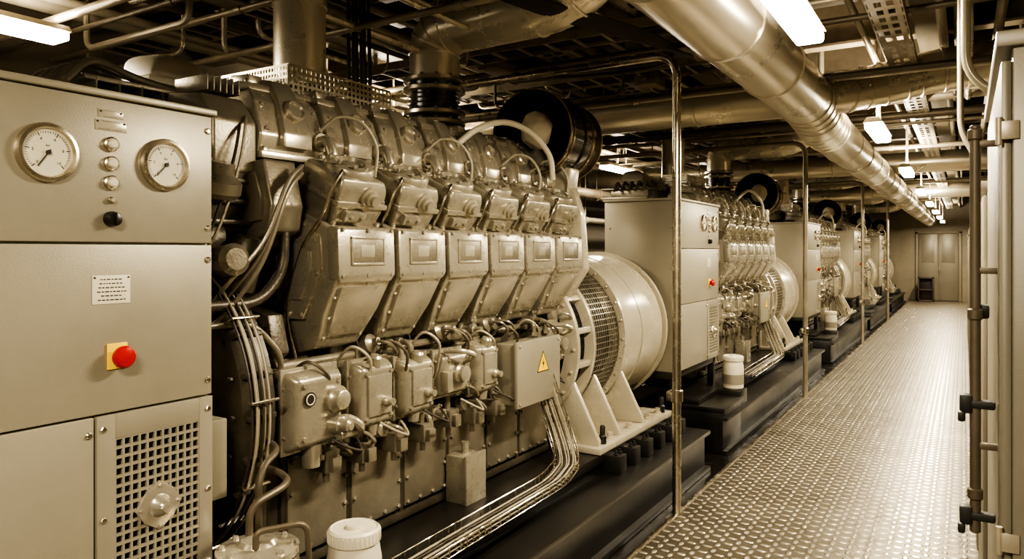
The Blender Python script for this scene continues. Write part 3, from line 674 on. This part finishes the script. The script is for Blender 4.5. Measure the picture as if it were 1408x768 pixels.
def alternator():
    r=root('alternator','cream painted drum shaped alternator with mesh air inlet','alternator',(-2.72,5.1,.36),'alternators')
    c=(-2.72,0,1.06)
    def P(y): return (c[0],y,c[2])
    part('alternator_drum',MB().lathe([(.56,0),(.60,.02),(.605,.04),(.605,.34),(.610,.345),(.610,.36),(.605,.365),(.605,.80),(.60,.83),(.30,.88)],P(4.97),(0,1,0),72),'cream',r)
    part('drum_flange',MB().ring(P(5.77),(0,1,0),.635,.08,.035,64),'cream',r)
    mb=MB().ring(P(4.95),(0,1,0),.62,.1,.03,64)
    for k in range(28):
        a=2*PI*k/28
        mb.bolt((c[0]+math.cos(a)*.60,4.95,c[2]+math.sin(a)*.60),(0,-1,0),.011,.012)
    part('drum_flange',mb,'cream',r)
    # mesh
    mb=MB(); R_=.575
    for k in range(90):
        a=2*PI*k/90
        mb.box((c[0]+math.cos(a)*R_,4.72,c[2]+math.sin(a)*R_),(.005,.46,.007),0,(0,-a,0))
    for j in range(14): mb.ring(P(4.49+.034*j),(0,1,0),R_+.002,.005,.006,72)
    part('mesh_guard',mb,'engine2',r)
    part('rotor_core',MB().lathe([(.50,0),(.50,.62)],P(4.32),(0,1,0),48),'dark',r)
    # open bell ring with windows
    mb=MB().ring(P(4.46),(0,1,0),.60,.07,.035,64).ring(P(4.22),(0,1,0),.60,.10,.04,64)
    for k in range(16):
        a=2*PI*(k+.5)/16
        mb.box((c[0]+math.cos(a)*.565,4.35,c[2]+math.sin(a)*.565),(.05,.22,.04),.006,(0,-a,0))
    for k in range(24):
        a=2*PI*k/24; mb.bolt((c[0]+math.cos(a)*.57,4.22,c[2]+math.sin(a)*.57),(0,-1,0),.012,.012)
    part('bell_housing',mb,'cream',r)
    mb=MB().bb(-2.30,-1.96,4.22,5.55,.40,.44,.006)
    for y in(4.30,4.62,5.05):
        mb.hull([(x,y+s,z) for s in(-.018,.018) for x,z in((-2.0,.44),(-2.0,.47),(-2.19,.84),(-2.30,.84),(-2.35,.44))],.005)
    mb.bb(-2.32,-2.28,4.26,5.45,.44,.66,.004)
    for y in(4.42,4.52,4.85,5.2,5.42): mb.lathe([(.030,0),(.030,.01),(.02,.012),(.02,.04)],(-2.03,y,.44),(0,0,1),12)
    m2=MB(); m2.v=[(-5.44-v[0],v[1],v[2]) for v in mb.v]; m2.f=[f[::-1] for f in mb.f]; m2.m=mb.m
    part('mounting_foot',mb,'cream',r); part('mounting_foot',m2,'cream',r)
    for y in(4.36,5.45): part('lifting_bolt',MB().lathe([(.026,0),(.026,.05),(.018,.06),(.018,.11),(.012,.12)],(-2.01,y,.44),(0,0,1),14),'rubber',r)
    return r
def skid():
    mb=MB()
    y0,y1=.62,5.78
    # continuous outer channel
    mb.bb(-1.95,-1.72,y0,y1,-.049,-.015,.004).bb(-1.80,-1.77,y0,y1,-.02,.24,.0).bb(-2.30,-1.72,y0,y1,.24,.27,.004)
    mb.bb(-2.30,-1.97,y0,y1,.34,.398,.004).bb(-2.05,-2.0,y0,y1,.26,.35,0)
    mb.bb(-3.55,-3.15,y0,y1,.30,.358,.004).bb(-3.36,-3.33,y0,y1,-.049,.30,0)
    for yy in(y0+.06,2.1,3.4,4.5,y1-.06): mb.bb(-3.5,-1.80,yy-.05,yy+.05,-.02,.20,.004)
    mb.bb(-3.4,-1.74,y0-.02,y0+.62,.31,.35,.004).bb(-2.9,-1.76,y0,y0+.60,-.049,.31,.004)
    o=build('skid_frame',mb,'black')
    r=root('skid_base','black enamelled steel skid frame under the generator set','steel frame',(-2.6,3.2,-.049),'generator skid frames')
    part('skid_frame',o,None,r)
    mb=MB().bb(-1.99,-1.86,-.05,.05,.27,.385,.006)
    for s in(-.03,.03): mb.lathe([(.016,0),(.016,.012),(.009,.014),(.009,.03)],(-1.90,s,.385),(0,0,1),6)
    me=build('mounting_block',mb,'rubber')
    for yy in(4.36,4.60,4.84,5.08,5.32,5.54): part('mounting_block',me,None,r,(0,yy,0))
    return r
def cable_tray():
    r=root('cable_tray','curved wire basket tray carrying pale cables along skid','cable tray',(-1.93,3.0,.40),'wire basket trays')
    ctr=fillet([(-2.16,3.80,.95),(-2.06,3.86,.60),(-1.98,3.82,.44),(-1.90,3.5,.43),(-1.88,2.6,.43),(-1.86,1.9,.43)],.12,5)
    P=[Vector(p) for p in ctr]
    for k in range(9):
        o=(k-4)*.013
        s=Vector((.9,.35,0)).normalized()
        part('cable',MB().tube([p+s*o+Vector((0,0,.012+.010*(k%2))) for p in P],.005,6,3),'cable' if k%3 else 'darkcable',r)
    mb=MB(); s=Vector((.9,.35,0)).normalized()
    for o in(-.07,-.035,0,.035,.07): mb.tube([p+s*o for p in P],.003,5,2)
    for o in(-.07,.07): mb.tube([p+s*o+Vector((0,0,.045)) for p in P],.0035,5,2)
    L=[]
    for i in range(len(P)-1):
        n=max(1,int((P[i+1]-P[i]).length/.075))
        for k in range(n): L.append(P[i].lerp(P[i+1],k/n))
    for p in L: mb.tube([p+s*-.07+Vector((0,0,.045)),p+s*-.07,p+s*.07,p+s*.07+Vector((0,0,.045))],.0035,5,smooth=False)
    part('wire_basket',mb,'steel',r)
    return r
def canister():
    r=root('filter_canister','round steel filter canister with bolted lid and pipes','filter',(-1.86,1.50,.27))
    part('canister_body',MB().lathe([(.09,0),(.10,.02),(.10,.38),(.125,.385),(.125,.41)],(-1.86,1.50,.35),(0,0,1),32),'engine2',r)
    mb=MB().lathe([(.125,.0),(.125,.018),(.06,.03),(.05,.045),(.02,.05)],(-1.86,1.50,.765),(0,0,1),32)
    for k in range(8):
        a=k*PI/4; mb.bolt((-1.86+math.cos(a)*.105,1.50+math.sin(a)*.105,.782),(0,0,1),.010,.014)
    part('canister_lid',mb,'bright',r)
    mb=MB().tube(fillet([(-1.90,1.50,.80),(-1.90,1.50,.90),(-1.90,1.66,.93),(-2.0,1.72,.93),(-2.2,1.75,.93)],.06),.012,10,smooth=False)
    mb.tube(fillet([(-1.98,1.60,.55),(-1.98,1.60,.98),(-2.05,1.75,1.0),(-2.3,1.85,1.0)],.08),.012,10,smooth=False)
    mb.tube(fillet([(-1.82,1.46,.80),(-1.82,1.46,.85),(-1.75,1.60,.85),(-1.75,1.62,.5)],.04),.010,10,smooth=False)
    part('filter_pipe',mb,'darkpipe',r)
    part('canister_stand',MB().bb(-1.98,-1.75,1.38,1.62,.27,.35,.004),'black',r)
    return r
def jar():
    r=root('fluid_container','white plastic container with ribbed screw cap','container',(-1.86,1.92,.40),'white fluid containers')
    part('container_body',MB().lathe([(.08,0),(.095,.015),(.098,.20),(.090,.25),(.088,.26)],(-1.86,1.92,.398),(0,0,1),32),'white',r)
    mb=MB().lathe([(.090,0),(.093,.004),(.093,.045),(.085,.052),(.080,.048),(.03,.048),(.03,.055),(.028,.06)],(-1.86,1.92,.66),(0,0,1),32)
    for k in range(36):
        a=2*PI*k/36; mb.box((-1.86+math.cos(a)*.093,1.92+math.sin(a)*.093,.683),(.005,.006,.036),.001,(0,0,a))
    part('container_cap',mb,'dial',r)
    part('container_label',MB().lathe([(.0985,.0),(.0985,.09)],(-1.86,1.92,.45),(0,0,1),32,0,False),'cab',r)
    part('container_stand',MB().bb(-1.98,-1.76,1.80,2.04,.27,.398,.004),'black',r)
    return r
units=[control_cabinet(),engine(),exhaust_a(),exhaust_b(),air_drum(),alternator(),skid(),cable_tray(),jar()]
canister()
for i in range(1,5):
    for u in units:
        nm=u.name.split('.')[0]; off=5.65*i+(0,0,.30,.28,.26)[i]
        if nm=='fluid_container':
            if i<3: dup(u,(0,off-.6,0))
            continue
        if i<4:
            if nm=='exhaust_elbow': off+=.75
            if nm=='intake_drum': off+=.35
        dup(u,(0,off,0))
# ------------------------------------------------------------------ handrail goalposts
for y in(4.58,9.1,14.8,20.0):
    r=root('pipe_frame','bare steel tube post bending over the engines','pipe frame',(-1.585,y,-.05),'steel tube posts')
    pts=fillet([(-1.585,y,-.049),(-1.585,y,2.98),(-5.4,y,2.98)],.16,8)
    part('post_tube',MB().tube(pts,.028,16,smooth=False),'pipe' if y>5 else 'steel',r)
    part('pipe_clamp',MB().cyl((-1.585,y,.72),(-1.585,y,.80),.040,seg=16,ch=.004).box((-1.62,y,.76),(.04,.10,.06),.004),'steel',r)
    part('foot_plate',MB().cyl((-1.585,y,-.049),(-1.585,y,-.035),.07,seg=20),'steel',r)
# ------------------------------------------------------------------ ducts
def duct(name,pts,r,mt,label,rad=.3,step=.9,group=None,cat='duct'):
    P=fillet(pts,rad,7); mb=MB().tube(P,r,36,smooth=False)
    for i in range(len(P)-1):
        t=(P[i+1]-P[i]); L=t.length; t.normalize(); n=max(1,int(L/step)) if L>.4 else 1
        if L<=.4 and i%2: continue
        for k in range(n): mb.lathe([(r,0),(r+.008,.004),(r+.008,.020),(r,.024)],P[i]+t*(L*k/n),t,36,0,False)
    return top(name,mb,mt,label,cat,group)
duct('ventilation_duct',[(-.93,-2.3,2.75),(-.93,5.5,2.75),(-.98,6.3,2.72),(-.98,YE-.05,2.72)],.18,'duct','big round silver sheet metal duct along the walkway')
g='silver ducts crossing the ceiling'; lb='round silver sheet metal duct crossing above the engines'
duct('cross_duct',[(-5.6,6.05,2.92),(-1.0,6.05,2.92)],.165,'duct',lb,.2,group=g)
duct('cross_duct',[(-.95,5.45,2.78),(-.62,5.85,2.88),(-.1,6.0,3.0),(1.28,6.0,3.0)],.15,'duct',lb,.35,group=g)
duct('cross_duct',[(-5.6,11.7,2.95),(1.28,11.7,2.95)],.15,'duct',lb,.2,group=g)
duct('cross_duct',[(-5.6,17.3,2.95),(1.28,17.3,2.95)],.15,'duct',lb,.2,group=g)
# ceiling pipes
for (x,z,rr,mt) in((-1.3,3.18,.03,'pipe'),(-1.42,3.2,.02,'darkpipe'),(-.58,3.18,.022,'pipe'),(-.50,3.18,.014,'pipe'),(-.12,3.18,.03,'pipe'),(-.04,3.2,.018,'darkpipe'),(-1.75,3.18,.03,'darkpipe'),(-2.15,3.2,.02,'pipe'),(-2.35,3.2,.04,'darkpipe'),(-2.5,3.2,.018,'pipe'),(-3.1,3.2,.03,'pipe'),(-3.35,3.2,.05,'pipe'),(-3.55,3.2,.03,'pipe'),(-3.7,3.2,.015,'pipe'),(-4.1,3.2,.04,'darkpipe'),(-4.6,3.2,.03,'pipe'),(-4.75,3.2,.05,'pipe'),(-5.0,2.6,.08,'darkpipe'),(-5.2,2.2,.05,'pipe'),(-5.3,2.65,.05,'pipe'),(.2,3.2,.03,'pipe'),(.35,2.72,.05,'pipe')):
    mb=MB().cyl((x,-2.3,z),(x,YE-.02,z),rr,seg=12)
    for k in range(9): mb.cyl((x,1.3+3.1*k,z),(x,1.35+3.1*k,z),rr*1.25,seg=12); mb.box((x,1.32+3.1*k,(z+3.69)/2),(.008,.02,3.69-z),0)
    top('ceiling_pipe',mb,mt,'thin painted service pipe running along under the ceiling','pipe','service pipes along the ceiling')
for (y,z,rr,mt) in((1.05,3.05,.02,'pipe'),(1.4,3.1,.03,'darkpipe'),(2.2,3.05,.025,'pipe'),(2.32,3.02,.015,'darkpipe'),(2.75,3.1,.018,'pipe'),(3.0,2.95,.02,'pipe'),(4.45,3.12,.016,'pipe'),(4.8,3.1,.02,'darkpipe'),(5.2,2.85,.022,'darkpipe'),(5.35,2.88,.03,'pipe'),(6.75,3.0,.03,'pipe'),(6.9,3.05,.02,'pipe'),(7.3,3.05,.04,'pipe'),(7.7,3.1,.025,'pipe'),(7.9,3.0,.04,'darkpipe'),(8.4,3.0,.02,'pipe'),(10.3,3.0,.03,'pipe'),(10.6,3.05,.02,'pipe'),(13.4,3.0,.03,'pipe'),(15.6,3.0,.04,'pipe')):
    mb=MB().cyl((-5.68,y,z),(1.28,y,z),rr,seg=12)
    for k in range(5): mb.cyl((-5+1.4*k,y,z),(-4.95+1.4*k,y,z),rr*1.3,seg=12)
    top('cross_pipe',mb,mt,'thin painted service pipe crossing under the ceiling','pipe','service pipes crossing the ceiling')
# bent conduits
pr=random.Random(11)
for k in range(44):
    y0=pr.uniform(1.2,10.5); x0=pr.uniform(-4.9,-1.2) if k%5 else pr.uniform(-.3,.9); z=pr.choice([2.96,3.0,3.04,3.08,3.12]); l=pr.uniform(.6,2.2); rr=pr.choice([.010,.013,.018,.024])
    if k%2:
        x1=x0+l*pr.choice([-1,1])*.6
        pts=[(x0,y0,3.69),(x0,y0,z),(x1,y0,z),(x1,y0,3.69)]
    else: pts=[(x0,y0,3.69),(x0,y0,z),(x0,y0+l,z),(x0,y0+l,3.69)]
    top('ceiling_conduit',MB().tube(fillet(pts,.08,4),rr,8,smooth=False),pr.choice(['pipe','bright','darkpipe','galv']),'thin bent conduit dropping below the ceiling beams','conduit','bent conduits under the ceiling')
# perforated trays along walkway
def tray(x,z,w,grp='perforated ceiling cable trays'):
    mb=MB(); n=190
    for s in(-1,1): mb.bb(x+s*w/2-.003,x+s*w/2+.003,-2,26,z,z+.05,0); mb.bb(x+s*w*.36-.014*w/.16,x+s*w*.36+.014*w/.16,-2,26,z,z+.003,0)
    mb.bb(x-.012,x+.012,-2,26,z,z+.003,0)
    for k in range(n): y=-2+28*k/n; mb.bb(x-w/2,x+w/2,y,y+.055,z-.0005,z+.0025,0)
    top('ceiling_cable_tray',mb,'pipe','perforated galvanised cable tray hung under ceiling','cable tray',grp)
tray(-.36,3.0,.17); tray(-1.62,3.14,.20); tray(-2.75,3.25,.3)
def ladder(y,x0,x1,z,w=.3):
    mb=MB()
    for s in(-1,1): mb.bb(x0,x1,y+s*w/2-.006,y+s*w/2+.006,z,z+.06,0)
    n=int((x1-x0)/.2)
    for k in range(n+1): xx=x0+(x1-x0)*k/n; mb.bb(xx-.012,xx+.012,y-w/2,y+w/2,z,z+.015,0)
    for k in range(11):
        yy=y-w*.4+w*.8*k/10
        pts=[(x0+(x1-x0)*t/8,yy+RN.uniform(-.012,.012),z+.03+RN.uniform(-.012,.016)) for t in range(9)]
        mb.tube(pts,.009,6,3,1)
    top('cable_ladder',mb,['pipe','darkcable'],'dark cable ladder loaded with cables under ceiling','cable ladder','cable ladders crossing the ceiling')
ladder(3.15,-5.5,-1.2,3.2); ladder(5.6,-5.5,-1.2,3.12); ladder(4.25,-4.8,-1.3,3.05,.22); ladder(8.7,-5.5,-1.2,3.1); ladder(1.7,-5.5,-1.5,3.15)
# looping cable bundle
hb=root('hanging_cable_bundle','bundle of dark loose cables sagging below the ceiling','cable',(-2,4.2,2.9))
for k in range(9):
    o=.018*k
    pts=[(-2.3,3.2+o,3.15),(-1.9,3.5+o,3.05-o*.4),(-1.55,4.2+o*.5,2.98-o*.3),(-1.75+o,4.9,3.02),(-2.3,5.1+o,3.05+o*.3),(-3.2,5.0+o,3.1)]
    part('cable',MB().tube(pts,.010,6,7),'darkcable',hb)
hb=root('riser_cable_bundle','group of dark vertical cables dropping to the engine','cable',(-2.9,3.05,2.5))
for k in range(6):
    part('cable',MB().tube([(-3.0+.03*k,3.05,3.3),(-3.0+.03*k,3.05+.01*(k%2),2.9),(-3.0+.032*k,3.06,2.52)],.011,6,4),'darkcable',hb)
# ceiling junction boxes
for (x,y) in((-3.4,2.4),(-2.6,2.9),(-1.9,2.6),(-3.0,4.6),(-2.2,5.7),(-1.2,4.4),(-3.6,6.8),(-.2,3.6)):
    mb=MB().bb(x-.09,x+.09,y-.12,y+.12,3.05,3.15,.01).bb(x-.01,x+.01,y-.1,y+.1,3.15,3.70,0)
    for s in(-1,1): mb.cyl((x,y+s*.12,3.1),(x,y+s*.17,3.1),.018,seg=8)
    top('ceiling_junction_box',mb,'beam','small brown junction box hung under the ceiling','junction box','junction boxes under the ceiling')
# ------------------------------------------------------------------ right-hand lockers
def tall_cabinet(y0,y1,zt=2.1,bar=True):
    r=root('tall_cabinet','tall grey steel cabinet with full height locking bar' if bar else 'tall grey steel cabinet with plain front door','cabinet',(.4,(y0+y1)/2,0),'cabinets beside the walkway')
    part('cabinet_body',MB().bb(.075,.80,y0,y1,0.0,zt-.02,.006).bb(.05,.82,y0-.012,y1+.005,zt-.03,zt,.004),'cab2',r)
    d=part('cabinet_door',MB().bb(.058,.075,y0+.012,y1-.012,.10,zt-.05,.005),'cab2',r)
    if not bar: return r
    for z in(.35,1.17,1.92):
        part('hinge',MB().cyl((.055,y0+.004,z-.025),(.055,y0+.004,z+.025),.006,seg=12).box((.072,y0-.002,z),(.028,.006,.034),.002),'pipe',d)
    y=y0+.18
    mb=MB().cyl((.020,y,1.12),(.020,y,1.96),.010,seg=16,ch=.003)
    for z in(1.20,1.57,1.94): mb.cyl((.020,y,z-.012),(.020,y,z+.012),.014,seg=16,ch=.003)
    for z in(1.30,1.66,1.92): mb.box((.042,y,z),(.036,.012,.014),.003)
    part('locking_bar',mb,'darkpipe',d)
    for z in(1.385,1.155):
        part('bar_bracket',MB().box((.004,y,z),(.024,.028,.040),.007).box((.03,y,z),(.05,.024,.018),.005).box((-.004,y-.01,z-.026),(.014,.020,.022),.005),'rubber',d)
    part('bar_bracket',MB().box((.03,y+.02,1.575),(.03,.03,.030),.006),'rubber',d)
    return r
tall_cabinet(1.6,2.5); 
for k in range(1,10): tall_cabinet(1.6+k*1.5,2.5+k*1.5,1.95,False)
top('conduit',MB().tube(fillet([(.005,2.55,3.69),(.005,2.55,2.22),(.12,2.55,2.13),(.4,2.55,2.13)],.07),.013,12,smooth=False),'cream','pale conduit bending down behind the tall cabinet','conduit')
top('conduit',MB().tube(fillet([(-.01,3.0,3.69),(-.01,3.0,2.12),(.04,3.0,2.02),(.04,3.0,1.7)],.05),.010,12,smooth=False),'pipe','thin pale conduit running down between the cabinets','conduit')
# ------------------------------------------------------------------ world + camera
w=bpy.data.worlds.new('world'); SC.world=w; w.use_nodes=True
w.node_tree.nodes['Background'].inputs[0].default_value=(1,.885,.68,1); w.node_tree.nodes['Background'].inputs[1].default_value=.22
cd=bpy.data.cameras.new('camera'); co=bpy.data.objects.new('camera',cd); COL.objects.link(co)
co.location=(0,0,1.7); co.rotation_euler=(PI/2,0,math.radians(31.85)); cd.lens=36*1000/1408; cd.sensor_width=36; cd.shift_y=-39/1408; cd.clip_start=.05
SC.camera=co
SC.view_settings.view_transform='AgX'
try: SC.view_settings.look='AgX - High Contrast'
except Exception: pass
SC.view_settings.exposure=.42
